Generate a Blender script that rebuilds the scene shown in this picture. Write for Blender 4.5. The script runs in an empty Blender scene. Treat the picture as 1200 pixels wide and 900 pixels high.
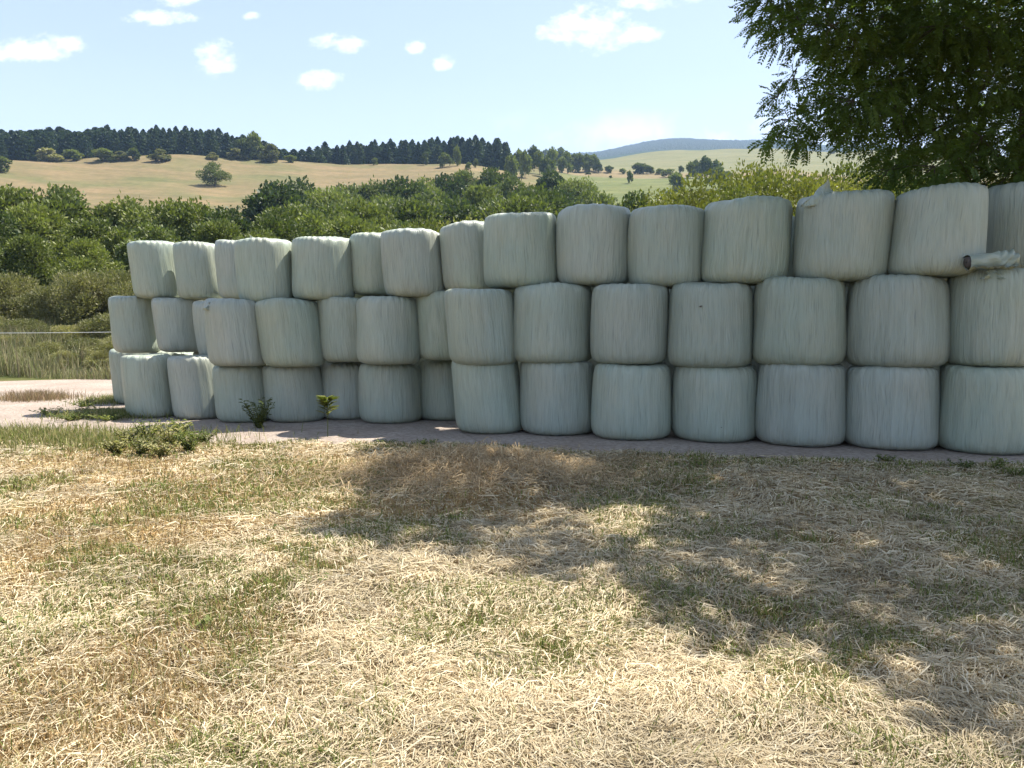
import bpy, math
import numpy as np
from mathutils import Vector, Matrix
R = math.radians
scn = bpy.context.scene
col = scn.collection

# ------------------------------------------------------------------ camera
F = 924.0; CH = 1.63; PITCH = math.atan(62/924)
cam = bpy.data.cameras.new('camera'); camo = bpy.data.objects.new('camera', cam); col.objects.link(camo)
cam.sensor_width = 36; cam.lens = F/1200*36; cam.clip_start = .05; cam.clip_end = 30000
camo.location = (0, 0, CH); camo.rotation_euler = (math.pi/2-PITCH, 0, 0)
scn.camera = camo
scn.render.resolution_x = 1024; scn.render.resolution_y = 768
# ------------------------------------------------------------------ light
SUN_EL = R(60); SUN_AZ = math.atan2(.80, .60)          # measured from +Y towards +X
SD = Vector((math.cos(SUN_EL)*math.sin(SUN_AZ), math.cos(SUN_EL)*math.cos(SUN_AZ), math.sin(SUN_EL)))
sl = bpy.data.lights.new('sun', 'SUN'); sl.energy = 5.0; sl.angle = R(.5); sl.color = (1, .95, .86)
so = bpy.data.objects.new('sun', sl); col.objects.link(so); so.rotation_euler = SD.to_track_quat('Z', 'Y').to_euler()
scn.view_settings.view_transform = 'Standard'; scn.view_settings.look = 'None'
scn.view_settings.gamma = 1; scn.view_settings.use_curve_mapping = False
scn.view_settings.exposure = 1.27
scn.cycles.max_bounces = 6; scn.cycles.diffuse_bounces = 3; scn.cycles.transparent_max_bounces = 6
scn.cycles.volume_bounces = 1

class NT:
    """small helper for node trees"""
    def __init__(s, tree): s.t = tree; tree.nodes.clear()
    def n(s, ty, ins=None, **kw):
        nd = s.t.nodes.new(ty)
        for k, v in kw.items(): setattr(nd, k, v)
        for k, v in (ins or {}).items():
            if isinstance(v, bpy.types.NodeSocket): s.t.links.new(v, nd.inputs[k])
            else: nd.inputs[k].default_value = v
        return nd
    def m(s, op, a, b=0.0, c=0.0, clamp=False):
        nd = s.n('ShaderNodeMath', {0: a, 1: b, 2: c}, operation=op); nd.use_clamp = clamp; return nd.outputs[0]
    def mix(s, f, a, b, mode='MIX'):
        nd = s.n('ShaderNodeMix', data_type='RGBA', blend_type=mode)
        for i, v in ((0, f), (6, a), (7, b)):
            if isinstance(v, bpy.types.NodeSocket): s.t.links.new(v, nd.inputs[i])
            else: nd.inputs[i].default_value = v if i == 0 else (tuple(v)+(1,))[:4]
        return nd.outputs[2]
    def ramp(s, f, stops):
        nd = s.n('ShaderNodeValToRGB', {0: f}); e = nd.color_ramp.elements
        while len(e) < len(stops): e.new(.5)
        for el, (p, c) in zip(e, stops):
            el.position = p; el.color = (c, c, c, 1) if not isinstance(c, tuple) else (tuple(c)+(1,))[:4]
        return nd.outputs[0]
    def noise(s, vec, scale, detail=3, rough=.5, dist=0):
        return s.n('ShaderNodeTexNoise', {'Vector': vec, 'Scale': scale, 'Detail': detail, 'Roughness': rough, 'Distortion': dist}).outputs[0]
    def mapping(s, vec, scale=(1, 1, 1), loc=(0, 0, 0)):
        return s.n('ShaderNodeMapping', {0: vec, 'Scale': scale, 'Location': loc}).outputs[0]

# ------------------------------------------------------------------ world: sky and small cumulus clouds
w = bpy.data.worlds.new('World'); scn.world = w; w.use_nodes = True
t = NT(w.node_tree)
sky = t.n('ShaderNodeTexSky', sky_type='NISHITA', sun_disc=False)
sky.sun_elevation = SUN_EL; sky.sun_rotation = SUN_AZ; sky.air_density = 1.0; sky.dust_density = 1.6; sky.ozone_density = 1.0; sky.altitude = 300
tc = t.n('ShaderNodeTexCoord').outputs['Generated']
sp = t.n('ShaderNodeSeparateXYZ', {0: tc}).outputs
ysafe = t.m('MAXIMUM', sp[1], .05)
gx = t.m('DIVIDE', sp[0], ysafe); gz = t.m('DIVIDE', sp[2], ysafe)
gv = t.n('ShaderNodeCombineXYZ', {0: gx, 1: gz, 2: 0.0}).outputs[0]
nz = t.noise(t.mapping(gv, (1, 1.5, 1)), 34, 6, .62); nz2 = t.noise(gv, 9, 4, .6)
clouds = [(50, 66, 56, 15), (88, 62, 26, 10), (222, 10, 26, 11), (200, 31, 34, 9), (262, 76, 26, 17), (404, 60, 30, 9), (380, 102, 26, 10), (302, 30, 10, 5),
          (521, 82, 13, 8), (697, 44, 50, 22), (650, 49, 26, 9), (742, 48, 26, 10), (752, 8, 44, 13), (490, 63, 10, 8), (800, 4, 30, 9)]
m = 0.0
for (cx, cy, a, b) in clouds:
    dx = t.m('MULTIPLY', t.m('SUBTRACT', gx, (cx-600)/F), F/a/1.12)
    dz = t.m('MULTIPLY', t.m('SUBTRACT', gz, (388-cy)/F), F/b/1.15)
    q = t.m('SUBTRACT', 1.0, t.m('ADD', t.m('POWER', t.m('ABSOLUTE', dx), 2.0), t.m('POWER', t.m('ABSOLUTE', dz), 2.0)))
    m = q if isinstance(m, float) else t.m('MAXIMUM', m, q)
m = t.m('MAXIMUM', m, -1.0)
m = t.m('ADD', m, t.m('MULTIPLY', t.m('SUBTRACT', nz, .54), 4.6))
m = t.n('ShaderNodeMapRange', {0: m, 1: -.35, 2: 1.7, 3: 0.0, 4: .93}, interpolation_type='SMOOTHSTEP').outputs[0]
m = t.m('MULTIPLY', m, t.m('GREATER_THAN', sp[1], .05))
# thin veil of cloud low over the hills
veil = t.m('MULTIPLY', t.m('SUBTRACT', 1.0, t.m('ABSOLUTE', t.m('MULTIPLY', t.m('SUBTRACT', gz, .245), 30.0))), t.ramp(nz2, [(.45, 0.0), (.6, .55)]), clamp=True)
gv3 = t.m('MULTIPLY', t.ramp(t.m('MULTIPLY', t.m('ADD', gx, 0.1), 1.4), [(0, 0.0), (.35, 1.0)]), veil)
m = t.m('MAXIMUM', m, gv3)
# pale dusty whitening of the sky
elev = t.ramp(t.m('ABSOLUTE', sp[2]), [(0.0, .80), (.12, .60), (.30, .30), (.5, .15), (1, .1)])
skyc = t.mix(elev, sky.outputs[0], (8.6, 8.9, 9.3))
skyc = t.mix(m, skyc, (10.2, 10.1, 10.0))
bg = t.n('ShaderNodeBackground', {0: skyc, 1: .074})
t.n('ShaderNodeOutputWorld', {0: bg.outputs[0]})

# ------------------------------------------------------------------ helpers
def pray(px, py):
    x = (px-600)/F; y = (450-py)/F
    return np.array([x, y*math.sin(PITCH)+math.cos(PITCH), y*math.cos(PITCH)-math.sin(PITCH)])
def at(px, py, Y):
    d = pray(px, py); p = d*(Y/d[1]); return np.array([p[0], p[1], p[2]+CH])
def ground_at(px, py, z=0.0):
    d = pray(px, py); k = (z-CH)/d[2]; return np.array([d[0]*k, d[1]*k, z])
def hsh(ix, iy, seed):
    n = (ix.astype(np.int64)*374761393+iy.astype(np.int64)*668265263+seed*1442695041) & 0xffffffff
    n = ((n ^ (n >> 13))*1274126177) & 0xffffffff
    return ((n ^ (n >> 16)) & 0xffff)/65535.0
def vn(x, y, seed=0):
    x = np.asarray(x, float); y = np.asarray(y, float)
    ix = np.floor(x); iy = np.floor(y); fx = x-ix; fy = y-iy
    fx = fx*fx*(3-2*fx); fy = fy*fy*(3-2*fy)
    a = hsh(ix, iy, seed); b = hsh(ix+1, iy, seed); c = hsh(ix, iy+1, seed); d = hsh(ix+1, iy+1, seed)
    return (a*(1-fx)+b*fx)*(1-fy)+(c*(1-fx)+d*fx)*fy
def fbm(x, y, seed=0, o=3):
    s = 0; a = .5; tot = 0
    for i in range(o):
        s = s+a*vn(x*2**i, y*2**i, seed+i*17); tot += a; a *= .5
    return s/tot
def sstep(a, b, x):
    u = np.clip((x-a)/(b-a), 0, 1); return u*u*(3-2*u)

def mesh_np(name, V, Fq, mat, parent=None, smooth=False, colors=None, uv=None, link=True):
    """V (n,3), Fq (m,k) constant k faces"""
    V = np.ascontiguousarray(V, np.float32); Fq = np.ascontiguousarray(Fq, np.int32); k = Fq.shape[1]
    me = bpy.data.meshes.new(name)
    me.vertices.add(len(V)); me.vertices.foreach_set('co', V.ravel())
    me.loops.add(Fq.size); me.loops.foreach_set('vertex_index', Fq.ravel())
    me.polygons.add(len(Fq)); me.polygons.foreach_set('loop_start', np.arange(0, Fq.size, k, dtype=np.int32))
    me.polygons.foreach_set('loop_total', np.full(len(Fq), k, np.int32))
    if smooth: me.polygons.foreach_set('use_smooth', np.ones(len(Fq), bool))
    if colors is not None:
        a = me.color_attributes.new('tint', 'FLOAT_COLOR', 'POINT')
        c = np.ones((len(V), 4), np.float32); c[:, :3] = colors; a.data.foreach_set('color', c.ravel())
    if uv is not None:
        l = me.uv_layers.new(name='uv'); l.data.foreach_set('uv', np.ascontiguousarray(uv[Fq.ravel()], np.float32).ravel())
    me.update(calc_edges=True); me.validate()
    if mat: me.materials.append(mat)
    o = bpy.data.objects.new(name, me)
    if link: col.objects.link(o)
    if parent: o.parent = parent
    return o
def empty(name, loc=(0, 0, 0), rz=0):
    o = bpy.data.objects.new(name, None); col.objects.link(o); o.location = loc; o.rotation_euler = (0, 0, rz)
    o.empty_display_size = .2; return o
def tag(o, label=None, cat=None, group=None, kind=None):
    if label: o['label'] = label
    if cat: o['category'] = cat
    if group: o['group'] = group
    if kind: o['kind'] = kind
    return o
def copy_tree(root):
    r = root.copy(); col.objects.link(r)
    for ch in root.children:
        c = ch.copy(); col.objects.link(c); c.parent = r
    return r
class Acc:
    def __init__(s): s.V = []; s.F = []; s.n = 0
    def add(s, V, Fq): s.V.append(np.asarray(V, float)); s.F.append(np.asarray(Fq, int)+s.n); s.n += len(V)
    def out(s): return np.concatenate(s.V), np.concatenate(s.F)
def tube(acc, pts, rad, sides=7):
    pts = np.asarray(pts, float); n = len(pts); V = []
    for i in range(n):
        d = pts[min(i+1, n-1)]-pts[max(i-1, 0)]; d /= np.linalg.norm(d)+1e-9
        a = np.cross(d, [0, 0, 1.0] if abs(d[2]) < .9 else [1.0, 0, 0]); a /= np.linalg.norm(a); b = np.cross(d, a)
        an = np.arange(sides)/sides*2*math.pi
        V.append(pts[i]+rad[i]*(np.cos(an)[:, None]*a+np.sin(an)[:, None]*b))
    V = np.concatenate(V); Fq = []
    for i in range(n-1):
        for j in range(sides):
            k = (j+1) % sides; Fq.append((i*sides+j, i*sides+k, (i+1)*sides+k, (i+1)*sides+j))
    acc.add(V, Fq)
def unit(v): return v/(np.linalg.norm(v, axis=-1, keepdims=True)+1e-9)

# ------------------------------------------------------------------ materials
def newmat(name):
    m_ = bpy.data.materials.new(name); m_.use_nodes = True; return m_, NT(m_.node_tree)
def finish(t, shader): t.n('ShaderNodeOutputMaterial', {0: shader})

def leaf_mat(name, c0, c1, trans=.3, scale=1.2, rough=.55):
    m_, t = newmat(name)
    oi = t.n('ShaderNodeObjectInfo').outputs['Random']
    tc = t.n('ShaderNodeTexCoord').outputs['Object']
    geo = t.n('ShaderNodeNewGeometry').outputs['Random Per Island']
    f = t.m('ADD', t.m('MULTIPLY', t.noise(tc, scale, 2), .75), t.m('MULTIPLY', geo, .35))
    f = t.m('ADD', f, t.m('MULTIPLY', t.m('SUBTRACT', oi, .5), .55))
    c = t.mix(t.ramp(f, [(.25, 0.0), (.8, 1.0)]), c0, c1)
    p = t.n('ShaderNodeBsdfPrincipled', {'Base Color': c, 'Roughness': rough, 'Specular IOR Level': .3})
    tr = t.n('ShaderNodeBsdfTranslucent', {0: t.mix(1.0, c, (1.0, 1.15, .5), 'MULTIPLY')})
    finish(t, t.n('ShaderNodeMixShader', {0: trans, 1: p.outputs[0], 2: tr.outputs[0]}).outputs[0])
    return m_
def bark_mat(name, c0, c1):
    m_, t = newmat(name); tc = t.n('ShaderNodeTexCoord').outputs['Object']
    n = t.noise(t.mapping(tc, (1, 1, .25)), 14, 4)
    b = t.n('ShaderNodeBump', {'Strength': .6, 'Distance': .02, 'Height': n}).outputs[0]
    finish(t, t.n('ShaderNodeBsdfPrincipled', {'Base Color': t.mix(n, c0, c1), 'Roughness': .9, 'Normal': b}).outputs[0]); return m_
def tint_mat(name, rough=.7, trans=.25):
    m_, t = newmat(name); a = t.n('ShaderNodeAttribute', attribute_name='tint').outputs[0]
    p = t.n('ShaderNodeBsdfPrincipled', {'Base Color': a, 'Roughness': rough, 'Specular IOR Level': .25})
    tr = t.n('ShaderNodeBsdfTranslucent', {0: a})
    finish(t, t.n('ShaderNodeMixShader', {0: trans, 1: p.outputs[0], 2: tr.outputs[0]}).outputs[0]); return m_

M_BLADE = tint_mat('grass_blades')
M_BARK = bark_mat('bark', (.035, .028, .02), (.12, .10, .075))
M_GREEN = leaf_mat('leaf_green', (.070, .092, .024), (.225, .245, .070))
M_DEEP = leaf_mat('leaf_deep', (.052, .075, .024), (.155, .180, .058))
M_YEL = leaf_mat('leaf_yellowgreen', (.11, .13, .030), (.27, .26, .07))
M_OLIVE = leaf_mat('leaf_olive', (.120, .125, .052), (.32, .29, .135))
M_CONI = leaf_mat('needles', (.026, .046, .026), (.085, .120, .055), .22, .35)
M_TREE = leaf_mat('locust_leaflets', (.032, .056, .014), (.108, .160, .033), .45, .9, .5)

# soil, meadow and fields on one terrain sheet
def terrain_mat():
    m_, t = newmat('terrain')
    a = t.n('ShaderNodeAttribute', attribute_name='tint').outputs[0]
    g = t.n('ShaderNodeNewGeometry').outputs['Position']
    n1 = t.noise(g, .35, 5, .6); n2 = t.noise(g, 9, 5, .65); n3 = t.noise(g, 70, 3, .6); n4 = t.noise(t.mapping(g, (.03, .11, .03)), 1, 7, .72)
    f = t.m('ADD', t.m('MULTIPLY', n2, .9), t.m('MULTIPLY', n3, .7))
    f = t.m('ADD', t.m('MULTIPLY', f, .62), t.m('MULTIPLY', n1, .5))
    c = t.mix(1.0, a, t.ramp(f, [(.35, .50), (.95, 1.45)]), 'MULTIPLY')
    c = t.mix(1.0, c, t.ramp(n4, [(.3, (.66, .76, .64)), (.7, (1.25, 1.14, 1.10))]), 'MULTIPLY')
    b = t.n('ShaderNodeBump', {'Strength': .5, 'Distance': .03, 'Height': t.m('ADD', n2, t.m('MULTIPLY', n3, .4))}).outputs[0]
    finish(t, t.n('ShaderNodeBsdfPrincipled', {'Base Color': c, 'Roughness': .95, 'Specular IOR Level': .1, 'Normal': b}).outputs[0]); return m_
M_TERR = terrain_mat()

def concrete_mat():
    m_, t = newmat('old_concrete'); g = t.n('ShaderNodeNewGeometry').outputs['Position']
    n1 = t.noise(g, .8, 5, .65); n2 = t.noise(g, 14, 4, .7); n3 = t.noise(g, 120, 2)
    c = t.mix(t.ramp(n1, [(.35, 0.0), (.65, 1.0)]), (.33, .245, .185), (.47, .385, .315))
    c = t.mix(t.ramp(n2, [(.38, .75), (.56, 0.0)]), c, (.17, .125, .09))
    c = t.mix(t.m('MULTIPLY', n3, .3), c, (.5, .45, .4))
    vo = t.n('ShaderNodeTexVoronoi', {'Vector': t.mapping(g, (1, 1, 1)), 'Scale': .28}, feature='DISTANCE_TO_EDGE').outputs[0]
    c = t.mix(t.ramp(t.m('ADD', vo, t.m('MULTIPLY', n2, .01)), [(.003, .5), (.010, 0.0)]), c, (.12, .10, .075))
    b = t.n('ShaderNodeBump', {'Strength': .9, 'Distance': .02, 'Height': t.m('ADD', n2, n3)}).outputs[0]
    finish(t, t.n('ShaderNodeBsdfPrincipled', {'Base Color': c, 'Roughness': .9, 'Normal': b}).outputs[0]); return m_
M_CONC = concrete_mat()

def film_mat():
    m_, t = newmat('stretch_film')
    uv = t.n('ShaderNodeUVMap', uv_map='uv').outputs[0]
    oi = t.n('ShaderNodeObjectInfo').outputs['Random']
    off = t.n('ShaderNodeCombineXYZ', {0: 0.0, 1: 0.0, 2: t.m('MULTIPLY', oi, 60.0)}).outputs[0]
    v = t.n('ShaderNodeVectorMath', {0: uv, 1: off}, operation='ADD').outputs[0]
    wig = t.noise(t.mapping(v, (3, 1.6, 1)), 1, 2)
    wv = t.n('ShaderNodeVectorMath', {0: v, 1: t.n('ShaderNodeCombineXYZ', {0: t.m('MULTIPLY', wig, .10), 1: 0.0, 2: 0.0}).outputs[0]}, operation='ADD').outputs[0]
    fine = t.noise(t.mapping(wv, (88, 2.6, 1)), 1, 2, .55)      # pleats of the pre-stretched film
    vfine = t.noise(t.mapping(wv, (190, 6, 1)), 1, 2, .5)
    midn = t.noise(t.mapping(wv, (20, 1.3, 1)), 1, 3, .6)
    big = t.noise(t.mapping(v, (2.2, 1.7, 1)), 1, 3, .5)
    ridge = t.m('ABSOLUTE', t.m('SUBTRACT', fine, .5))
    ridge = t.m('MULTIPLY', ridge, 2.2, clamp=True)
    # hue: cool grey-green film, warmer where the hay shows through
    c = t.mix(t.ramp(big, [(.38, 0.0), (.66, 1.0)]), (.370, .415, .335), (.410, .425, .332))
    c = t.mix(t.m('MULTIPLY', t.ramp(midn, [(.46, 0.0), (.66, .34)]), 1.0), c, (.255, .275, .215))
    c = t.mix(t.ramp(fine, [(.30, .60), (.43, 0.0)]), c, (.19, .215, .18))
    c = t.mix(t.ramp(fine, [(.57, 0.0), (.72, .42)]), c, (.52, .56, .49))
    c = t.mix(t.ramp(vfine, [(.35, .22), (.5, 0.0)]), c, (.24, .27, .24))
    hv = t.n('ShaderNodeHueSaturation', {'Hue': t.m('ADD', .49, t.m('MULTIPLY', oi, .02)), 'Saturation': t.m('ADD', .8, t.m('MULTIPLY', oi, .35)), 'Value': t.m('ADD', .93, t.m('MULTIPLY', t.m('FRACT', t.m('MULTIPLY', oi, 7.3)), .13)), 'Color': c}).outputs[0]
    h = t.m('ADD', t.m('MULTIPLY', fine, .75), t.m('ADD', t.m('MULTIPLY', midn, .8), t.m('MULTIPLY', vfine, .2)))
    b = t.n('ShaderNodeBump', {'Strength': .75, 'Distance': .022, 'Height': h}).outputs[0]
    p = t.n('ShaderNodeBsdfPrincipled', {'Base Color': hv, 'Roughness': t.m('ADD', .30, t.m('MULTIPLY', big, .2)), 'Specular IOR Level': .5, 'Normal': b})
    finish(t, p.outputs[0]); return m_
M_FILM = film_mat()
def plain(name, c, rough=.7, metal=0):
    m_, t = newmat(name); tc = t.n('ShaderNodeTexCoord').outputs['Object']
    n = t.noise(tc, 20, 3)
    finish(t, t.n('ShaderNodeBsdfPrincipled', {'Base Color': t.mix(n, tuple(x*.75 for x in c), tuple(min(1, x*1.25) for x in c)), 'Roughness': rough, 'Metallic': metal}).outputs[0]); return m_
M_FARW = plain('far_canopy', (.018, .032, .024), 1.0)
M_WIRE = plain('wire', (.55, .58, .55), .4); M_WOOD = plain('post_wood', (.16, .12, .08)); M_CORE = plain('cardboard_core', (.10, .08, .07))

# ------------------------------------------------------------------ terrain shape
# columns: azimuth given by photo column; rows: (distance, photo y of the terrain there)
COLS = [
 (-700, [(40, 400), (80, 420), (150, 390), (300, 245), (400, 205), (480, 195), (700, 215), (1500, 215), (2600, 212), (4000, 240)]),
 (0,    [(40, 398), (80, 415), (150, 385), (280, 240), (330, 218), (400, 190), (470, 184), (700, 205), (1500, 215), (2600, 205), (4000, 240)]),
 (260,  [(40, 398), (80, 415), (150, 385), (280, 243), (330, 222), (400, 190), (470, 184), (700, 205), (1500, 215), (2600, 205), (4000, 240)]),
 (350,  [(40, 398), (80, 415), (150, 385), (280, 240), (330, 222), (400, 194), (470, 190), (700, 208), (1500, 215), (2600, 205), (4000, 240)]),
 (540,  [(40, 398), (80, 415), (150, 380), (280, 232), (330, 214), (400, 197), (480, 186), (700, 200), (1500, 210), (2600, 196), (4000, 240)]),
 (620,  [(40, 398), (80, 415), (150, 380), (280, 248), (330, 228), (400, 208), (480, 200), (700, 198), (1500, 205), (2600, 190), (4000, 240)]),
 (680,  [(40, 398), (80, 415), (150, 385), (280, 268), (340, 240), (430, 212), (500, 207), (800, 192), (1100, 200), (2600, 184), (4000, 230)]),
 (780,  [(40, 398), (80, 415), (150, 385), (280, 262), (340, 240), (430, 212), (500, 208), (900, 180), (1200, 195), (2600, 168), (4000, 220)]),
 (880,  [(40, 398), (80, 415), (150, 385), (280, 262), (340, 242), (430, 215), (500, 210), (900, 177), (1200, 192), (2600, 169), (4000, 220)]),
 (1000, [(40, 398), (80, 415), (150, 385), (280, 262), (340, 246), (430, 222), (500, 214), (900, 181), (1200, 196), (2600, 176), (4000, 220)]),
 (1250, [(40, 398), (80, 415), (150, 385), (280, 265), (340, 250), (430, 226), (500, 218), (900, 186), (1200, 200), (2600, 190), (4000, 220)]),
 (2000, [(40, 400), (80, 415), (150, 390), (280, 270), (340, 255), (430, 230), (500, 222), (900, 200), (1200, 205), (2600, 205), (4000, 220)]),
]
LR = np.log(np.array([30, 40, 60, 80, 110, 150, 200, 240, 280, 305, 330, 365, 400, 435, 480, 560, 700, 800, 900, 1000, 1200, 1500, 2000, 2600, 3200, 4000, 6000, 9000.]))
CA, CT = [], []
for u, rows in COLS:
    CA.append(math.atan((u-600)/F)); rr = np.log([r for r, _ in rows]); tt = [(388-y)/math.hypot(F, u-600) for _, y in rows]
    CT.append(np.interp(LR, rr, tt))
CA = np.array(CA); CT = np.array(CT)
def smooth1(v):
    return v
SLAB_F = [ground_at(*p)[:2] for p in [(-420, 540), (-150, 515), (0, 507), (60, 504), (130, 512), (200, 511), (260, 515), (350, 515), (450, 519), (560, 523), (700, 531), (850, 536), (1000, 542), (1200, 548)]]
SLAB_F = [p for p in SLAB_F]+[np.array([9.5, 8.3])]
SFX = np.array([p[0] for p in SLAB_F]); SFY = np.array([p[1] for p in SLAB_F])
def slab_front(x): return np.interp(x, SFX, SFY)
def slab_back(x): return np.interp(x, [-30, -21, -9.8, -7.2, -4, 9.5], [30.5, 28.6, 27.6, 21, 18.5, 14.5])
def near_h(x, y):
    s = -0.09*sstep(1, -6, x)
    inslab = sstep(-.25, .15, y-slab_front(x))*sstep(.3, -.3, y-slab_back(x))
    n = (fbm(x*1.3+5, y*1.3, 3, 3)-.5)*.10+(fbm(x*6, y*6, 9, 2)-.5)*.035
    # low hay windrow
    m1 = .13*np.exp(-(((x+.55)/.75)**2+((y-9.35)/.55)**2)) + .10*np.exp(-(((x-.25)/.6)**2+((y-8.2)/.5)**2))
    m1 = m1+.05*np.exp(-(((x-3.6)/1.2)**2+((y-8.0)/.5)**2))
    return s+(n+m1)*(1-inslab)*sstep(40, 20, np.hypot(x, y))-.012*inslab
def H(x, y):
    x = np.asarray(x, float); y = np.asarray(y, float)
    rho = np.hypot(x, y)+1e-6; az = np.arctan2(x, y)
    azc = np.clip(az, CA[0], CA[-1]); lr = np.clip(np.log(np.maximum(rho, 1)), LR[0], LR[-1])
    # bilinear with smoothing in azimuth
    i = np.clip(np.searchsorted(CA, azc)-1, 0, len(CA)-2); f = (azc-CA[i])/(CA[i+1]-CA[i]); f = f*f*(3-2*f)
    j = np.clip(np.searchsorted(LR, lr)-1, 0, len(LR)-2); g = (lr-LR[j])/(LR[j+1]-LR[j])
    tan = (CT[i, j]*(1-g)+CT[i, j+1]*g)*(1-f)+(CT[i+1, j]*(1-g)+CT[i+1, j+1]*g)*f
    back = sstep(1.3, 2.2, np.abs(az)); tan = tan*(1-back)+back*(-CH/rho)
    far = CH+tan*rho+(fbm(x/60, y/60, 21, 3)-.5)*np.clip(rho/100, 0, 5)*1.2
    k = sstep(31, 46, rho)
    return near_h(x, y)*(1-k)+far*k

def build_terrain():
    az = np.concatenate([np.linspace(-math.pi, R(-48), 60)[:-1], np.linspace(R(-48), R(48), 330), np.linspace(R(48), math.pi, 60)[1:]])
    rad = np.concatenate([np.linspace(.5, 14, 120), np.exp(np.linspace(math.log(14.3), math.log(9000), 260))])
    A, Rr = np.meshgrid(az, rad); X = np.sin(A)*Rr; Y = np.cos(A)*Rr; Z = H(X, Y)
    V = np.stack([X, Y, Z], -1).reshape(-1, 3); na = len(az); nr = len(rad)
    idx = np.arange(na*nr).reshape(nr, na)
    Fq = np.stack([idx[:-1, :-1], idx[:-1, 1:], idx[1:, 1:], idx[1:, :-1]], -1).reshape(-1, 4)
    Fq = np.vstack([Fq])
    x, y = V[:, 0], V[:, 1]; r = np.hypot(x, y); u = 600+F*np.tan(np.clip(np.arctan2(x, y), -1.3, 1.3))
    c = np.zeros((len(V), 3))
    n = fbm(x*.9, y*.9, 5, 4)[:, None]
    hay = np.array([.29, .205, .105]); dirt = np.array([.13, .09, .052]); grs = np.array([.14, .15, .045])
    near = hay*(1-sstep(.45, .7, n))+grs*sstep(.45, .7, n); n2 = fbm(x*3, y*3, 8, 3)[:, None]; near = near*(1-.6*sstep(.5, .75, n2))+dirt*.6*sstep(.5, .75, n2)
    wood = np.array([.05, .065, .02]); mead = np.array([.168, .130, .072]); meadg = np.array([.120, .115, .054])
    m2 = fbm(x/35, y/14, 11, 4)[:, None]; hill = mead*(1-sstep(.42, .68, m2))+meadg*sstep(.42, .68, m2)
    green = np.array([.112, .125, .048]); fieldr = np.array([.140, .138, .072]); farw = np.array([.022, .040, .020])
    rr = r[:, None]; uu = u[:, None]
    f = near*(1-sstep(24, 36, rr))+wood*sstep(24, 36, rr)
    right = sstep(600, 680, uu)
    hl = hill*(1-right)+right*(green*(1-sstep(455, 470, rr))+mead*1.05*sstep(455, 470, rr)*(1-sstep(520, 560, rr))+fieldr*sstep(520, 560, rr))
    f = f*(1-sstep(225, 265, rr))+hl*sstep(225, 265, rr)
    f = f*(1-sstep(1150, 1250, rr))+farw*sstep(1150, 1250, rr)
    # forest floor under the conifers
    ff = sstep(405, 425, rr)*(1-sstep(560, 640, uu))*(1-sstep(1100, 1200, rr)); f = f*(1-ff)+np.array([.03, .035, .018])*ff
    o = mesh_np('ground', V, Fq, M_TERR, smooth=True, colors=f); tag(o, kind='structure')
build_terrain()

def build_slab():
    xs = np.linspace(-30, 9.5, 220); vs = np.linspace(0, 1, 60)
    X, Vv = np.meshgrid(xs, vs); fr = slab_front(X)+(fbm(X*2.5, X*0+3, 31, 3)-.5)*.5; bk = slab_back(X)+(fbm(X*.8, X*0+9, 37, 3)-.5)*1.6
    Y = fr+(bk-fr)*Vv; Z = -0.09*sstep(1, -6, X)+.012
    V = np.stack([X, Y, Z], -1).reshape(-1, 3); idx = np.arange(X.size).reshape(X.shape)
    Fq = np.stack([idx[:-1, :-1], idx[:-1, 1:], idx[1:, 1:], idx[1:, :-1]], -1).reshape(-1, 4)
    tag(mesh_np('concrete_yard', V, Fq, M_CONC, smooth=True), kind='structure')
build_slab()

# far wooded ridge: rough canopy over the terrain
def build_far_wood():
    rng = np.random.default_rng(5); n = 60000
    u = rng.uniform(600, 1500, n); r = rng.uniform(1900, 3000, n)
    az = np.arctan((u-600)/F); x = np.sin(az)*r; y = np.cos(az)*r; z = H(x, y)
    s = rng.uniform(4.5, 7.5, n); P = np.stack([x, y, z-s*.45], -1)
    base = np.array([[1, 0, 0], [0, 1, 0], [-1, 0, 0], [0, -1, 0], [0, 0, 1.0]])
    V = P[:, None, :]+base[None]*s[:, None, None]*rng.uniform(.75, 1.25, (n, 5, 1)); idx = np.arange(n)[:, None]*5
    T = np.concatenate([idx+np.array([[a, b, 4]]) for a, b in ((0, 1), (1, 2), (2, 3), (3, 0))])
    tag(mesh_np('far_forest', V.reshape(-1, 3), T, M_FARW), 'blue wooded ridge on the far horizon behind the pale field', 'forest', kind='stuff')
build_far_wood()

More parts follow.
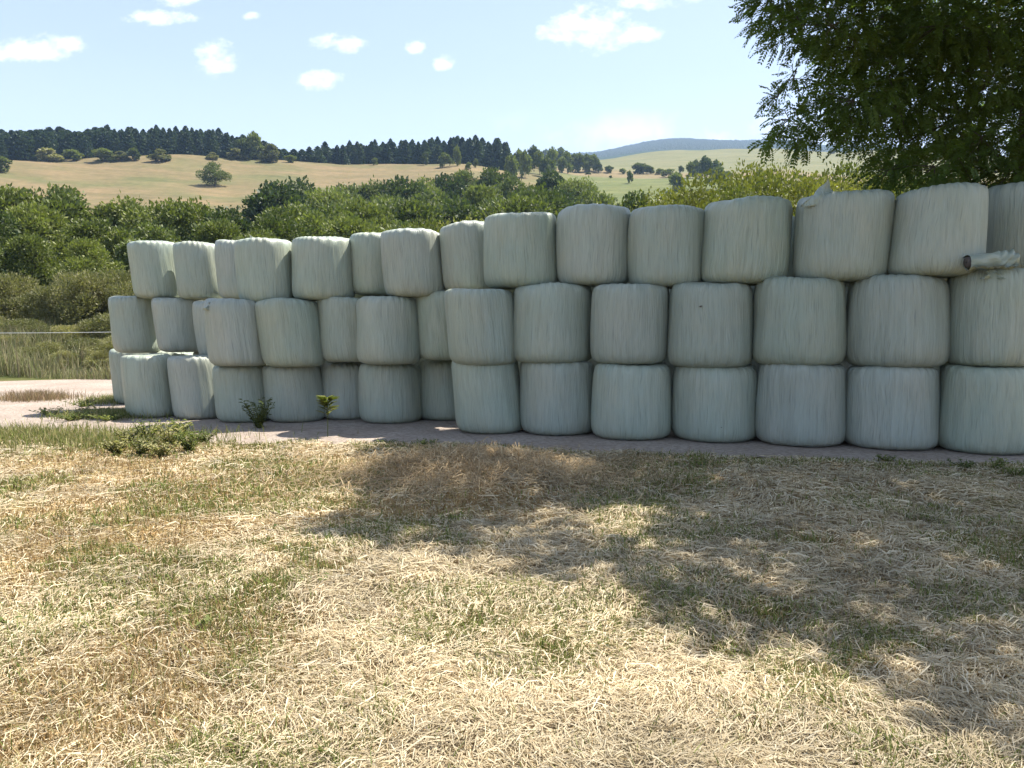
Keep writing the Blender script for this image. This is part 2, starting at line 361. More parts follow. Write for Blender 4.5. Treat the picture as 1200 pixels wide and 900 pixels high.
# ------------------------------------------------------------------ bales
rngB = np.random.default_rng(11)
def bale_mesh(r, h, n, seed, sag=0.0, lean=(0, 0), squash=0.0):
    """wrapped bale standing on its end: rounded barrel with soft shoulders and folds"""
    rg = np.random.default_rng(seed)
    n = n*rg.uniform(.8, 1.2); squash = squash*rg.uniform(.3, 2.2)
    ph = np.linspace(-math.pi/2, math.pi/2, 800)
    nn = np.where(ph < 0, min(n, 7.5), n)
    rr = np.cos(ph)**(2/nn); zz = np.sign(np.sin(ph))*np.abs(np.sin(ph))**(2/nn)
    rr *= r; zz *= h/2; rr = np.where(np.abs(ph) > 1.5707, 0, rr)
    s = np.concatenate([[0], np.cumsum(np.hypot(np.diff(rr), np.diff(zz)))])
    L = 56; si = np.linspace(0, s[-1], L); rp = np.interp(si, s, rr); zp = np.interp(si, s, zz)
    A = 128; an = np.linspace(0, 2*math.pi, A+1)+math.pi/2    # seam faces away from the viewer
    RP, AN = np.meshgrid(rp, an, indexing='ij'); ZP = np.repeat(zp[:, None], A+1, 1); zn = ZP/(h/2)
    ca, sa = np.cos(AN), np.sin(AN); edge = (RP/r)
    def per(k, sd):   # noise periodic in angle
        return vn(ca*k+10+sd, sa*k+ZP*1.5+7, seed*3+sd)-.5
    d = per(1.1, 1)*.05+per(2.6, 2)*.035+(vn(ca*9, sa*9+ZP*1.0, seed+5)-.5)*.018
    sq = squash*np.cos(4*(AN-rg.uniform(0, 1.5)))
    tapr = rg.uniform(-.028, .028); bl = rg.uniform(.0, .02)
    bulge = -sag*zn*.045+bl*(1-zn**2)-.006
    k = 1+(d+sq+bulge+tapr*zn)*np.clip(edge*1.3, 0, 1)
    X = RP*k*ca; Y = RP*k*sa
    # pleats gathered over the shoulders
    pl = np.sin(AN*rg.integers(17, 24)+3*np.sin(AN*3+seed))*.007*np.exp(-((np.abs(zn)-.93)/.10)**2)
    X += pl*ca*1.5; Y += pl*sa*1.5
    topn = (vn(X*2.2+3, Y*2.2, seed+8)-.5)
    Z = ZP+np.where(zn > 0, topn*.06*sstep(.6, 1, zn), 0)+pl*.8
    tilt = rg.uniform(-.02, .02)
    Z += X*tilt*sstep(.3, 1, zn)
    X = X+lean[0]*zn/2*h; Y = Y+lean[1]*zn/2*h
    V = np.stack([X, Y, Z+h/2], -1).reshape(-1, 3)
    UVm = np.stack([(AN-math.pi/2)*r, np.repeat(si[:, None], A+1, 1)], -1).reshape(-1, 2)
    idx = np.arange(L*(A+1)).reshape(L, A+1)
    Fq = np.stack([idx[:-1, :-1], idx[:-1, 1:], idx[1:, 1:], idx[1:, :-1]], -1).reshape(-1, 4)
    return V, Fq, UVm
ORD = ['first', 'second', 'third', 'fourth', 'fifth', 'sixth', 'seventh', 'eighth', 'ninth', 'tenth', 'eleventh', 'twelfth', 'thirteenth', 'fourteenth', 'fifteenth', 'sixteenth']
seedc = [100]
BALES = {}
def bale(x0, x1, yt, yb, d, label, key, n=8, sag=0.0, lean=(0, 0), onground=False, squash=.012):
    seedc[0] += 7
    uc = (x0+x1)/2; cosT = math.cos(math.atan((uc-600)/F)); wp = (x1-x0)*cosT
    r = wp/(2*F)*d/(1-wp/(2*F))/cosT*cosT
    r = r-abs(lean[0])*.5*(yb-yt)/F*d*.35
    df = d
    pb = at(uc, yb, df); pt = at(uc, yt, df+.10 if yt < 400 else df+.25)
    h = pt[2]-pb[2]
    # centre along the view ray through the column
    az = math.atan((uc-600)/F); dc = d+r*math.cos(az)
    cx = (uc-600)/F*dc*1.0; cz = pb[2]
    if onground: cz = float(-0.09*sstep(1, -6, cx))+.004; h = pt[2]-cz
    V, Fq, UVm = bale_mesh(r, h, n, seedc[0], sag, lean, squash)
    o = mesh_np('wrapped_bale', V, Fq, M_FILM, smooth=True, uv=UVm)
    o.location = (cx, dc, cz); o.scale = (1.02, 1.02, 1.0); pass
    tag(o, label, 'bale', 'film wrapped bales of the long stack')
    BALES[key] = (o, r, h)
    return o
def gd(yb, ch=1.63): return ch*F/(yb-388)
# bottom row (x0, x1, ytop, ybottom, camera height over the ground there, wording)
BOT = [
 (130, 192, 409, 474, 1.70, 'pale wrapped bale at ground level peeking out left behind the front bottom corner bale'),
 (143, 207, 416, 490, 1.70, 'bottom row bale with wide sunlit top at the left end of the stack'),
 (197, 263, 418, 492, 1.70, 'bottom row bale second from the left end, half its top sunlit'),
 (250, 320, 427, 496, 1.70, 'bottom row bale standing behind the dark weed'),
 (309, 379, 427, 497, 1.70, 'bottom row bale between the dark weed and the tall pale weed'),
 (375, 440, 424, 495, 1.70, 'narrow set back bottom row bale right behind the tall pale weed'),
 (421, 494, 426, 500, 1.69, 'full bottom row bale second to the right of the tall pale weed'),
 (487, 556, 421, 497, 1.68, 'set back bottom row bale with deep ripples, left of the leaning one'),
 (530, 613, 420, 513, 1.66, 'bottom row bale leaning left, where the stack steps forward'),
 (611, 696, 424, 515, 1.65, 'bottom row bale right of the leaning one, seventh from right end'),
 (695, 786, 427, 520, 1.64, 'bottom row bale in mid stack, sixth from the right end before the dark gap'),
 (790, 888, 427, 522, 1.63, 'bottom row bale with a small dark tear low on its front'),
 (888, 993, 427, 527, 1.63, 'bluish bottom row bale third from the right edge of the photo'),
 (991, 1103, 430, 531, 1.63, 'bottom row bale second from the right edge of the photo'),
 (1100, 1214, 430, 536, 1.63, 'bottom row bale cut by the right edge of the photo'),
]
for i, (a, b, yt, yb, ch, lab) in enumerate(BOT):
    lean = {8: (-.09, 0), 4: (-.09, 0), 6: (-.03, 0), 7: (-.08, 0), 3: (-.08, 0), 1: (-.10, 0), 2: (-.09, 0), 0: (-.08, 0), 5: (-.04, 0)}.get(i, (0, 0))
    d = gd(yb, ch)
    if i in (5, 7): d += .05
    bale(a, b, yt, yb, d, lab, ('B', i), 9.5, .7, lean, True)
MID = [
 (131, 189, 347, 414, 17.0, 'middle row bale at the far left end of the stack, next to the fence wire'),
 (181, 244, 349, 413, 16.5, 'middle row bale second from left, above the sunlit bale top'),
 (229, 292, 353, 420, 15.9, 'middle row bale mostly hidden behind the big one third from left'),
 (242, 317, 350, 430, 14.15, 'big middle row bale jutting forward with a rumpled upper left shoulder'),
 (303, 380, 350, 431, 14.0, 'middle row bale leaning left with bright rippled streaks on its right shoulder'),
 (374, 440, 348, 425, 14.2, 'narrow set back middle row bale right of the one with bright streaks'),
 (418, 493, 346, 428, 13.55, 'rounded middle row bale above the full bale right of the tall weed'),
 (488, 560, 341, 423, 13.6, 'partly hidden middle row bale left of where the stack steps forward'),
 (524, 605, 337, 429, 12.1, 'middle row bale with slanting folds where the stack steps forward'),
 (603, 692, 332, 427, 11.95, 'middle row bale seventh from the right end, square and evenly lined'),
 (693, 782, 331, 428, 11.5, 'middle row bale in mid stack, sixth from the right end'),
 (782, 880, 330, 432, 11.2, 'middle row bale with a tiny dark hole and pale scuffs on its front'),
 (881, 989, 324, 430, 10.85, 'middle row bale fourth from the right end, dark gaps at both sides'),
 (991, 1108, 321, 432, 10.5, 'wide middle row bale just left of the one carrying the film roll'),
 (1106, 1218, 316, 431, 10.2, 'middle row bale at right edge of photo, carrying the crumpled film roll'),
]
for i, (a, b, yt, yb, d, lab) in enumerate(MID):
    lean = {4: (-.11, 0), 8: (-.09, 0), 3: (-.09, 0), 5: (-.06, 0), 0: (-.09, 0), 1: (-.09, 0), 6: (-.03, 0), 7: (-.08, 0), 2: (-.08, 0), 10: (.01, 0)}.get(i, (0, 0))
    bale(a, b, yt, yb, d, lab, ('M', i), 8.8, .3, lean)
TOP = [
 (155, 217, 282, 349, 16.8, 'top row bale at the far left end of the stack against the thicket'),
 (207, 268, 283, 350, 16.4, 'top row bale second from the left end'),
 (256, 320, 280, 350, 15.8, 'top row bale third from left, partly hidden, with a white film knot'),
 (279, 348, 278, 355, 14.4, 'top row bale fourth from left, leaning in front of its hidden neighbour'),
 (344, 417, 277, 351, 14.2, 'top row bale fifth from left with a small film tuft on top'),
 (412, 476, 271, 345, 14.35, 'narrow top row bale sixth from left, partly hidden by its right neighbour'),
 (449, 523, 267, 347, 13.5, 'top row bale seventh from left with bright right shoulder'),
 (518, 592, 259, 341, 13.3, 'top row bale partly hidden behind the brightest tall one'),
 (568, 653, 247, 336, 12.3, 'top row bale with sunlit top, last sunlit one before the tree shade'),
 (652, 737, 238, 333, 12.0, 'shaded top row bale, first one right of the sunlit ones'),
 (735, 825, 239, 335, 11.6, 'shaded top row bale second right of the sunlit ones'),
 (820, 923, 230, 331, 11.2, 'tall shaded top row bale left of the one with a loose film flap'),
 (927, 1039, 222, 328, 10.8, 'top row bale with a loose film flap on its upper left corner'),
 (1036, 1150, 216, 322, 10.4, 'big top row bale under the tree, right of the one with the flap'),
 (1143, 1262, 210, 318, 10.9, 'top row bale at right edge of photo behind the crumpled film roll'),
]
for i, (a, b, yt, yb, d, lab) in enumerate(TOP):
    lean = {0: (-.10, 0), 1: (-.10, 0), 2: (-.09, 0), 3: (-.06, 0), 4: (-.01, 0), 5: (-.05, 0), 6: (-.06, 0), 7: (-.08, 0), 8: (-.03, 0), 11: (.05, 0), 12: (.02, 0), 13: (.06, 0)}.get(i, (0, 0))
    bale(a, b, yt, yb, d, lab, ('T', i), 8.8, .2, lean)
# second line of bales behind the front wall; only slivers show between the front bales
bx, by = -5.25, 17.1; dirv = np.array([.948, -.318])*1.235
protos = []
for j, (h0, key) in enumerate(((0, 'B'), (1.14, 'M'), (2.32, 'T'))):
    for i in range(-2, 12):
        if j > 0 and i < 1: continue
        p = np.array([bx, by])+dirv*(i+.1*j); hh = 1.14 if j < 2 else 1.16
        if len(protos) < 4:
            V, Fq, UVm = bale_mesh(.625, 1.17, 9, 900+len(protos)); o = mesh_np('wrapped_bale', V, Fq, M_FILM, smooth=True, uv=UVm); protos.append(o)
        else:
            o = protos[(i*3+j) % 4].copy(); col.objects.link(o)
        gz = float(-0.09*sstep(1, -6, p[0]))
        o.location = (p[0], p[1], gz+h0+.01); o.rotation_euler = (0, 0, i*1.7+j)
        if i < 1: o.scale[2] = 1.085
        tag(o, 'wrapped bale of the back line, only glimpsed through gaps behind the front bales', 'bale', 'back line of wrapped bales')

# loose film: flap, knots, tear
def film_patch(name, P, parent, thick=.004):
    """P (a,b,3) grid of points in parent space, given thickness"""
    a, b, _ = P.shape; n = np.zeros_like(P); n[..., 1] = thick
    V = np.concatenate([P.reshape(-1, 3), (P+n).reshape(-1, 3)]); idx = np.arange(a*b).reshape(a, b); k = a*b
    q = np.stack([idx[:-1, :-1], idx[:-1, 1:], idx[1:, 1:], idx[1:, :-1]], -1).reshape(-1, 4)
    ed = []
    for s in (idx[0], idx[-1]): ed += [(s[i], s[i+1], s[i+1]+k, s[i]+k) for i in range(b-1)]
    for s in (idx[:, 0], idx[:, -1]): ed += [(s[i], s[i+1], s[i+1]+k, s[i]+k) for i in range(a-1)]
    Fq = np.vstack([q, q[:, ::-1]+k, np.array(ed)])
    UVm = np.concatenate([P.reshape(-1, 3)[:, [0, 2]]]*2)
    return mesh_np(name, V, Fq, M_FILM, parent, True, uv=UVm)
def flap(key, ox, oz, wd, ht, seed, depth=-.25):
    o, r, h = BALES[key]; rg = np.random.default_rng(seed)
    a, b = 14, 12; P = np.zeros((a, b, 3)); rz = o.rotation_euler[2]
    for i in range(a):
        u = i/(a-1)
        for j in range(b):
            v = j/(b-1); width = wd*(1-v*.72)
            x = ox+(u-.5)*width+v*.10*wd+.012*math.sin(u*19+v*3)
            y = depth+.05*math.sin(u*7+seed)+v*.09+.03*math.sin(v*9+u*5)
            z = oz-.10+v*(ht+.10)*(1-.35*abs(u-.45)*2)
            c, s = math.cos(-rz), math.sin(-rz); P[i, j] = (c*x-s*y, s*x+c*y, z)
    film_patch('film_flap', P, o)
o, r, h = BALES[('T', 12)]; flap(('T', 12), -r*.62, h-.10, .62, .28, 2, -.34)

o, r, h = BALES[('T', 2)]; flap(('T', 2), .12, h-.02, .22, .15, 3, 0); 
o, r, h = BALES[('T', 4)]; flap(('T', 4), -.34, h-.02, .12, .09, 4, 0)
o, r, h = BALES[('T', 1)]; flap(('T', 1), .30, h-.03, .12, .07, 6, 0)
o, r, h = BALES[('M', 3)]; flap(('M', 3), -.38, h-.11, .30, .05, 9, -.42)
o, r, h = BALES[('M', 14)]; flap(('M', 14), -.35, h-.03, .3, .05, 10, -.5)

def film_roll():
    p = at(1160, 314, 10.22); q = empty('film_roll', (p[0], p[1], p[2]-.03), 0)
    tag(q, 'crumpled roll of used wrapping film lying on the right edge middle row bale', 'film roll')
    L = .62; rad = .108; nA, nL = 40, 44; acc = []
    for i in range(nL):
        u = i/(nL-1); 
        for j in range(nA):
            a = j/nA*2*math.pi
            tw = a*2+u*7; rr = rad*(1+.10*math.sin(tw)+.07*math.sin(a*3-u*16+1)+(.12*math.sin(a*5+u*40) if u > .62 else .02*math.sin(a*9+u*30)))*(1+.25*sstep(.6, 1, u))
            rr *= .35 if i == nL-1 else (.75 if i == nL-2 else 1)
            acc.append((-.30+u*L, rr*math.cos(a), .10+rr*math.sin(a)*.9+u*.045))
    V = np.array(acc); idx = np.arange(nA*nL).reshape(nL, nA); nx = np.roll(idx, -1, 1)
    Fq = np.stack([idx[:-1], nx[:-1], nx[1:], idx[1:]], -1).reshape(-1, 4)
    a2 = np.stack([V[:, 0]*1, np.arctan2(V[:, 1], V[:, 2]-.1)*.1], -1)[:, ::-1]
    mesh_np('wound_film', V, Fq, M_FILM, q, True, uv=a2)
    ac = Acc(); tube(ac, [(-.303, 0, .10), (-.302, 0, .10), (-.1, 0, .11)], [.01, .070, .06], 18); V, Fq = ac.out(); mesh_np('core', V, Fq, M_CORE, q, True)
    P = np.zeros((20, 5, 3))
    for i in range(20):
        for j in range(5):
            P[i, j] = (-.28+i/19*.62, -.09-j*.03+.02*math.sin(i*.9), .030+.012*math.sin(i*1.7+j)+.03*max(0, i/19-.6))
    film_patch('loose_strip', P, q)
film_roll()

# small dark tear on a bottom bale and hole on the middle one (surface marks of their own)
def mark(key, px, py, d, w_, h_, name):
    o, r, h = BALES[key]; p = at(px, py, d); c = Vector(o.location); rz = o.rotation_euler[2]
    dx = p[0]-c.x; dy = -math.sqrt(max(0, (r*1.01)**2-dx*dx)); N = 12; V = []
    for k, s in ((0, 1), (1, 1)):
        for i in range(N):
            a = i/N*2*math.pi; ww = w_*(1+.3*math.sin(a*3)); x = dx+ww*math.cos(a); y = -math.sqrt((r*1.035)**2-x*x)+.03*k; z = p[2]-c.z+h_*(1+.4*math.sin(a*2+1))*math.sin(a)
            V.append((x, y, z))
    cs, sn = math.cos(-rz), math.sin(-rz); V = [(cs*x-sn*y, sn*x+cs*y, z) for x, y, z in V]
    Fq = [(i, (i+1) % N, N+(i+1) % N, N+i) for i in range(N)]+[(0, i, i+1, i+1) for i in range(1, N-1)]
    me = bpy.data.meshes.new(name); me.from_pydata(V, [], [f if len(set(f)) == 4 else f[:3] for f in Fq]); me.materials.append(M_CORE)
    q = bpy.data.objects.new(name, me); col.objects.link(q); q.parent = o
mark(('B', 11), 840, 500, 11.3, .045, .010, 'tear')
mark(('M', 11), 822, 359, 11.2, .012, .014, 'hole')

# ------------------------------------------------------------------ trees
def leaves(rng, P, N, size, aspect=2.0, fold=.0):
    """one diamond leaf per point P, long axis near N"""
    n = len(P); d = unit(N+rng.normal(0, .55, (n, 3))); s = unit(np.cross(d, rng.normal(0, 1, (n, 3))))
    L = size*rng.uniform(.6, 1.4, n)[:, None]; W = L/aspect
    V = np.stack([P-d*L*.5, P+s*W*.5, P+d*L*.5, P-s*W*.5], 1).reshape(-1, 3)
    return V, np.arange(n*4).reshape(n, 4)
def crown_pts(rng, clumps, n, up=.3):
    C = np.array([c[:3] for c in clumps]); rr = np.array([c[3] for c in clumps]); p = rr**2; p = p/p.sum()
    k = rng.choice(len(C), n, p=p); D = rng.normal(0, 1, (n, 3)); D[:, 2] += up; D = unit(D)
    rad = rr[k]*rng.uniform(.2, 1, n)**.35*(1+.25*rng.normal(0, 1, n)*.5); P = C[k]+D*rad[:, None]*np.array([1, 1, .8]); return P, D
def broad_tree(name, seed, Ht, Wd, ncl, nlf, ls, mat, low=.1, trunkr=.12, upb=.5, aspect=2.0):
    rng = np.random.default_rng(seed); root = empty(name); cl = []
    for i in range(ncl):
        a = rng.uniform(0, 2*math.pi); q = rng.uniform(0, 1)**.5; zf = rng.uniform(low+.1, .88)
        env = math.sin(math.pi*min(1, max(.12, (zf-low*.5)/(1-low*.5)))**.8)**.55
        c = np.array([math.cos(a)*q*Wd*.36*env, math.sin(a)*q*Wd*.36*env, zf*Ht]); cl.append((*c, Wd*rng.uniform(.085, .17)))
    cl.append((0, 0, Ht*.86, Wd*.16))
    P, D = crown_pts(rng, cl, nlf); D[:, 2] += upb; V, Fq = leaves(rng, P, D, ls, aspect)
    V[:, 2] = np.maximum(V[:, 2], .02)
    mesh_np('crown', V, Fq, mat, root)
    ac = Acc(); tube(ac, [(0, 0, -.6), (.02*Ht, 0, Ht*.3), (0, .02*Ht, Ht*.62), (0, 0, Ht*.85)], [trunkr*1.3, trunkr, trunkr*.6, trunkr*.2])
    for c in cl[:min(10, ncl)]:
        c = np.array(c[:3]); s = np.array([0, 0, max(.15*Ht, c[2]*.55)]); tube(ac, [s, (s+c)/2+[0, 0, .02*Ht], c], [trunkr*.45, trunkr*.3, trunkr*.12], 5)
    V, Fq = ac.out(); mesh_np('trunk', V, Fq, M_BARK, root, True)
    return root
def conifer(name, seed, Ht, Wd, mat, pine=False):
    rng = np.random.default_rng(seed); root = empty(name); n = 2200
    zf = rng.uniform(.02 if not pine else .08, 1, n)**(.9); a = rng.uniform(0, 2*math.pi, n)
    lev = np.floor(zf*16)/16; prof = (1-zf)**(.62 if not pine else .42)*(.75+.3*np.sin(a*3+lev*40))*np.where(rng.random(n) < .5, 1, rng.uniform(.3, 1, n))
    rr = Wd/2*prof*1.1
    P = np.stack([np.cos(a)*rr, np.sin(a)*rr, zf*Ht-rr*.2], -1); D = np.stack([np.cos(a), np.sin(a), np.full(n, -.15 if not pine else .5)], -1)
    V, Fq = leaves(rng, P, D, Ht*.085, 1.7); mesh_np('crown', V, Fq, mat, root)
    ac = Acc(); tube(ac, [(0, 0, -1), (0, 0, Ht*.5), (0, 0, Ht*.97)], [.22, .15, .03], 5); V, Fq = ac.out(); mesh_np('trunk', V, Fq, M_BARK, root, True)
    return root
used = set()
def place(proto, x, y, sc, rz, label, cat, group=None, sz=None, z=None):
    o = proto if proto.name not in used else copy_tree(proto)
    used.add(proto.name); zz = float(H(x, y)) if z is None else z
    o.location = (x, y, zz-.05); o.rotation_euler = (0, 0, rz); o.scale = (sc, sc, sz if sz else sc)
    tag(o, label, cat, group); return o
def put_top(proto, h0, u, ytop, Y, wfac, rng, *a):
    """tree whose top reaches photo row ytop at depth Y; h0 = its modelled height"""
    p = at(u, ytop, Y); g = float(H(p[0], p[1])); s = max(.2, (p[2]-g)/h0)
    return place(proto, p[0], p[1], s*wfac, rng.uniform(0, 6.28), *a, sz=s)
rt = np.random.default_rng(77)

# thicket of broadleaf trees on the left, ~45-60 m away
TH = [broad_tree('broadleaf_tree', 200+i, 10, 8.5, 42, 15000, .27, M_GREEN, .05, .16, .35, 2.0) for i in range(3)]
TD = [broad_tree('broadleaf_tree', 220+i, 10, 8, 30, 11000, .30, M_DEEP, .05, .16, .2, 1.7) for i in range(3)]
def topline(u): return np.interp(u, [-120, 0, 60, 110, 135, 180, 240, 300, 350, 420], [204, 207, 208, 215, 227, 226, 229, 234, 238, 252])
k = 0
for row, (Y, dy) in enumerate(((58, 0), (48, 24), (40, 60))):
    for u in np.arange(-110, 470 if row < 2 else 260, (64, 66, 78)[row]):
        uu = u+rt.uniform(-12, 12)+row*30
        put_top((TH if (k*7+row) % 3 else TD)[k % 3], 10, uu, float(topline(uu))+dy+rt.uniform(-5, 7), Y+rt.uniform(-3, 3), .92, rt,
                'green leafy tree in the dense thicket left behind the bale stack', 'tree', 'trees of the dense thicket')
        k += 1
# middle distance round trees across the valley
MIDT = [(325, 216, 120, 1), (352, 214, 150, 1), (380, 226, 130, 0), (405, 220, 150, 1), (440, 217, 170, 0), (470, 212, 160, 1), (455, 232, 110, 1), (498, 214, 180, 0), (520, 210, 190, 1),
        (508, 228, 120, 1), (545, 206, 210, 0), (575, 202, 200, 1), (560, 222, 130, 0), (600, 212, 180, 1), (622, 226, 120, 0), (645, 206, 210, 1), (655, 226, 140, 1), (610, 234, 95, 0), (580, 236, 100, 1),
        (690, 226, 150, 0), (672, 216, 200, 0), (425, 240, 85, 0), (390, 243, 80, 1), (480, 238, 95, 0), (535, 236, 100, 1), (350, 242, 75, 0)]
for (u, yt, Y, kd) in MIDT:
    put_top((TD if kd else TH)[k % 3], 10, u, yt-11, Y, 1.0 if Y < 130 else .8, rt, 'rounded broadleaf tree in the valley wood beyond the stack', 'tree', 'round valley trees beyond the stack'); k += 1
# yellow-green crowns right behind the stack
YL = [broad_tree('yellow_green_tree', 240+i, 6, 6, 34, 13000, .125, M_YEL, .1, .10, .3, 1.8) for i in range(3)]
for (u, yt, Y) in [(500, 252, 30), (545, 250, 33), (470, 262, 28), (585, 254, 32), (680, 240, 30), (715, 236, 34), (650, 246, 28), (795, 214, 30), (835, 192, 28), (878, 184, 30), (912, 200, 27), (770, 232, 26), (860, 212, 24),
                   (958, 202, 27), (988, 186, 30), (1015, 196, 28), (1050, 204, 30), (1090, 212, 27), (935, 226, 24), (1130, 210, 30), (1180, 206, 28)]:
    put_top(YL[k % 3], 6, u, yt+rt.uniform(-3, 3), Y, .8, rt, 'yellow green sunlit tree crown showing just above the bales', 'tree', 'yellow green crowns behind the stack'); k += 1
# dark trees right of the middle
put_top(TD[0], 10, 745, 217, 62, .72, rt, 'dark round tree just above the shaded bale tops beside the green field', 'tree')
put_top(TD[1], 10, 716, 236, 55, .6, rt, 'small dark tree left of the dark round one by the green field', 'tree')
# olive bushes and scrub at the left behind the yard
OB = [broad_tree('scrub_bush', 260+i, 4, 5, 44, 16000, .15, M_OLIVE, .02, .05, .8, 3.2) for i in range(3)]
for (u, yt, Y) in [(-40, 322, 36), (15, 318, 37), (52, 334, 36), (95, 318, 36), (130, 314, 37), (160, 330, 36), (-80, 330, 35), (200, 330, 36), (30, 372, 33), (80, 380, 33.5), (-20, 366, 33), (128, 366, 34), (10, 392, 31.5), (55, 398, 31), (100, 394, 31.5), (140, 392, 31), (120, 408, 30), (75, 410, 30.3), (30, 408, 30.5), (-15, 404, 31)]:
    put_top(OB[k % 3], 4, u, yt, Y, 1.0 if yt < 350 else 1.6, rt, 'olive green scrub bush behind the fence wire at the left', 'bush', 'olive scrub bushes left of the stack'); k += 1
# lone tree on the meadow
lone = broad_tree('lone_tree', 281, 10, 16, 26, 3800, .7, M_GREEN, .08, .3, .3, 1.6)
p = ground_at(0, 0) if False else None
def on_hill(u, yb):
    az = math.atan((u-600)/F)
    for r_ in np.arange(240, 1150, 1.0):
        x, y = math.sin(az)*r_, math.cos(az)*r_; z = float(H(x, y)); yi = 388-(z-CH)/y*F
        if yi <= yb: return x, y
    return x, y
x, y = on_hill(257, 221); sc = 26*y/F/10
place(lone, x, y, sc, 1, 'lone round tree standing on the dry hillside meadow', 'tree')
# conifer plantation on the ridge
SPR = [conifer('spruce', 300+i, 17, 11.0, M_CONI) for i in range(3)]+[conifer('pine', 310+i, 16, 11.5, M_CONI, True) for i in range(3)]
def ctop(u): return np.interp(u, [-60, 0, 60, 100, 150, 200, 250, 290, 310, 335, 350, 380, 420, 470, 520, 560, 590, 600], [156, 153, 150, 151, 150, 150, 152, 157, 165, 174, 174, 169, 167, 165, 163, 160, 164, 172])
def cbase(u): return np.interp(u, [-60, 260, 350, 540, 600], [190, 190, 194, 196, 193])
for row in range(4):
    for u in np.arange(-45, 600, 10.5):
        uu = u+rt.uniform(-4, 4)+row*2.6
        if uu > 598: continue
        r_ = 408+row*13+rt.uniform(-4, 4); az = math.atan((uu-600)/F); x, y = math.sin(az)*r_, math.cos(az)*r_
        pt = at(uu, float(ctop(uu))+rt.uniform(-3, 6)+(3 if row < 2 else 0), y); g = float(H(x, y)); s = (pt[2]-g)/16.5
        if s < .12: continue
        k += 1; kind = SPR[k % 3] if uu > 130 else SPR[3+k % 3]
        nm = 'spruce' if uu > 130 else 'pine'
        place(kind, x, y, min(max(s, .7), 1.1)*rt.uniform(.85, 1.15), rt.uniform(0, 6), 'dark spruce in the ridge plantation above the dry meadow' if nm == 'spruce' else 'dark pine at the left end of the ridge wood', 'tree',
              'spruces of the ridge plantation' if nm == 'spruce' else 'pines of the ridge wood', sz=s)
# bushes along the forest edge and hedgerow trees on the slopes
SB = [broad_tree('hedge_bush', 330+i, 6, 9, 16, 1600, .75, M_GREEN, .02, .1, .3, 1.5) for i in range(2)]+[broad_tree('hedge_bush', 335, 6, 9, 16, 1600, .75, M_OLIVE, .02, .1, .3, 1.5)]
for (u, yb, hp, wp, kd) in [(66, 193, 14, 44, 2), (130, 193, 14, 40, 0), (150, 192, 10, 30, 2), (195, 193, 13, 34, 2), (95, 192, 12, 30, 0), (165, 192, 14, 20, 0), (10, 206, 18, 40, 0), (-20, 200, 30, 40, 1), (282, 191, 12, 30, 2), (303, 191, 30, 34, 0), (322, 194, 20, 34, 2), (290, 190, 22, 24, 0), (255, 191, 8, 20, 2), (345, 194, 8, 18, 0),
                        (442, 197, 8, 10, 0), (475, 195, 9, 12, 1), (500, 197, 14, 12, 1), (522, 200, 16, 22, 1), (537, 198, 22, 14, 0), (550, 202, 8, 12, 0), (558, 200, 10, 9, 1), (570, 192, 12, 14, 0),
                        (597, 200, 13, 10, 1), (615, 212, 30, 22, 1), (640, 212, 24, 26, 0), (605, 190, 14, 14, 1), (620, 192, 16, 18, 1), (635, 190, 12, 14, 0), (658, 206, 18, 18, 0), (672, 205, 20, 18, 1), (650, 188, 10, 12, 1),
                        (686, 205, 20, 20, 0), (632, 208, 26, 24, 1), (646, 206, 28, 24, 0), (664, 207, 24, 22, 1), (625, 200, 24, 24, 0), (677, 206, 22, 20, 0), (608, 204, 24, 20, 0), (695, 204, 18, 20, 1), (640, 196, 20, 24, 1), (656, 198, 20, 24, 0), (822, 212, 24, 24, 1), (806, 212, 18, 18, 0), (835, 212, 20, 20, 0), (745, 207, 12, 20, 0), (760, 207, 8, 16, 1), (728, 207, 6, 12, 0), (840, 226, 26, 30, 1), (790, 226, 20, 30, 0), (600, 214, 28, 24, 0), (700, 206, 12, 14, 1), (712, 206, 8, 14, 0), (752, 207, 11, 22, 1), (770, 208, 7, 14, 0), (780, 211, 9, 22, 1), (795, 206, 8, 10, 1), (812, 210, 18, 20, 1), (826, 210, 17, 20, 0),
                        (714, 212, 3, 6, 1), (688, 208, 3, 10, 1), (736, 218, 14, 11, 1), (850, 212, 8, 14, 1), (930, 191, 3, 10, 1), (968, 184, 4, 14, 1), (985, 184, 4, 12, 1), (885, 214, 10, 16, 1), (788, 218, 10, 20, 1)]:
    x, y = on_hill(u, yb); sz = hp*y/F/6; sx = wp*y/F/9
    o = place(SB[kd], x, y, 1, rt.uniform(0, 6), 'round hedgerow bush or tree dotted along the field edges', 'bush', 'hedgerow bushes on the far slopes'); o.scale = (sx, sx, sz)

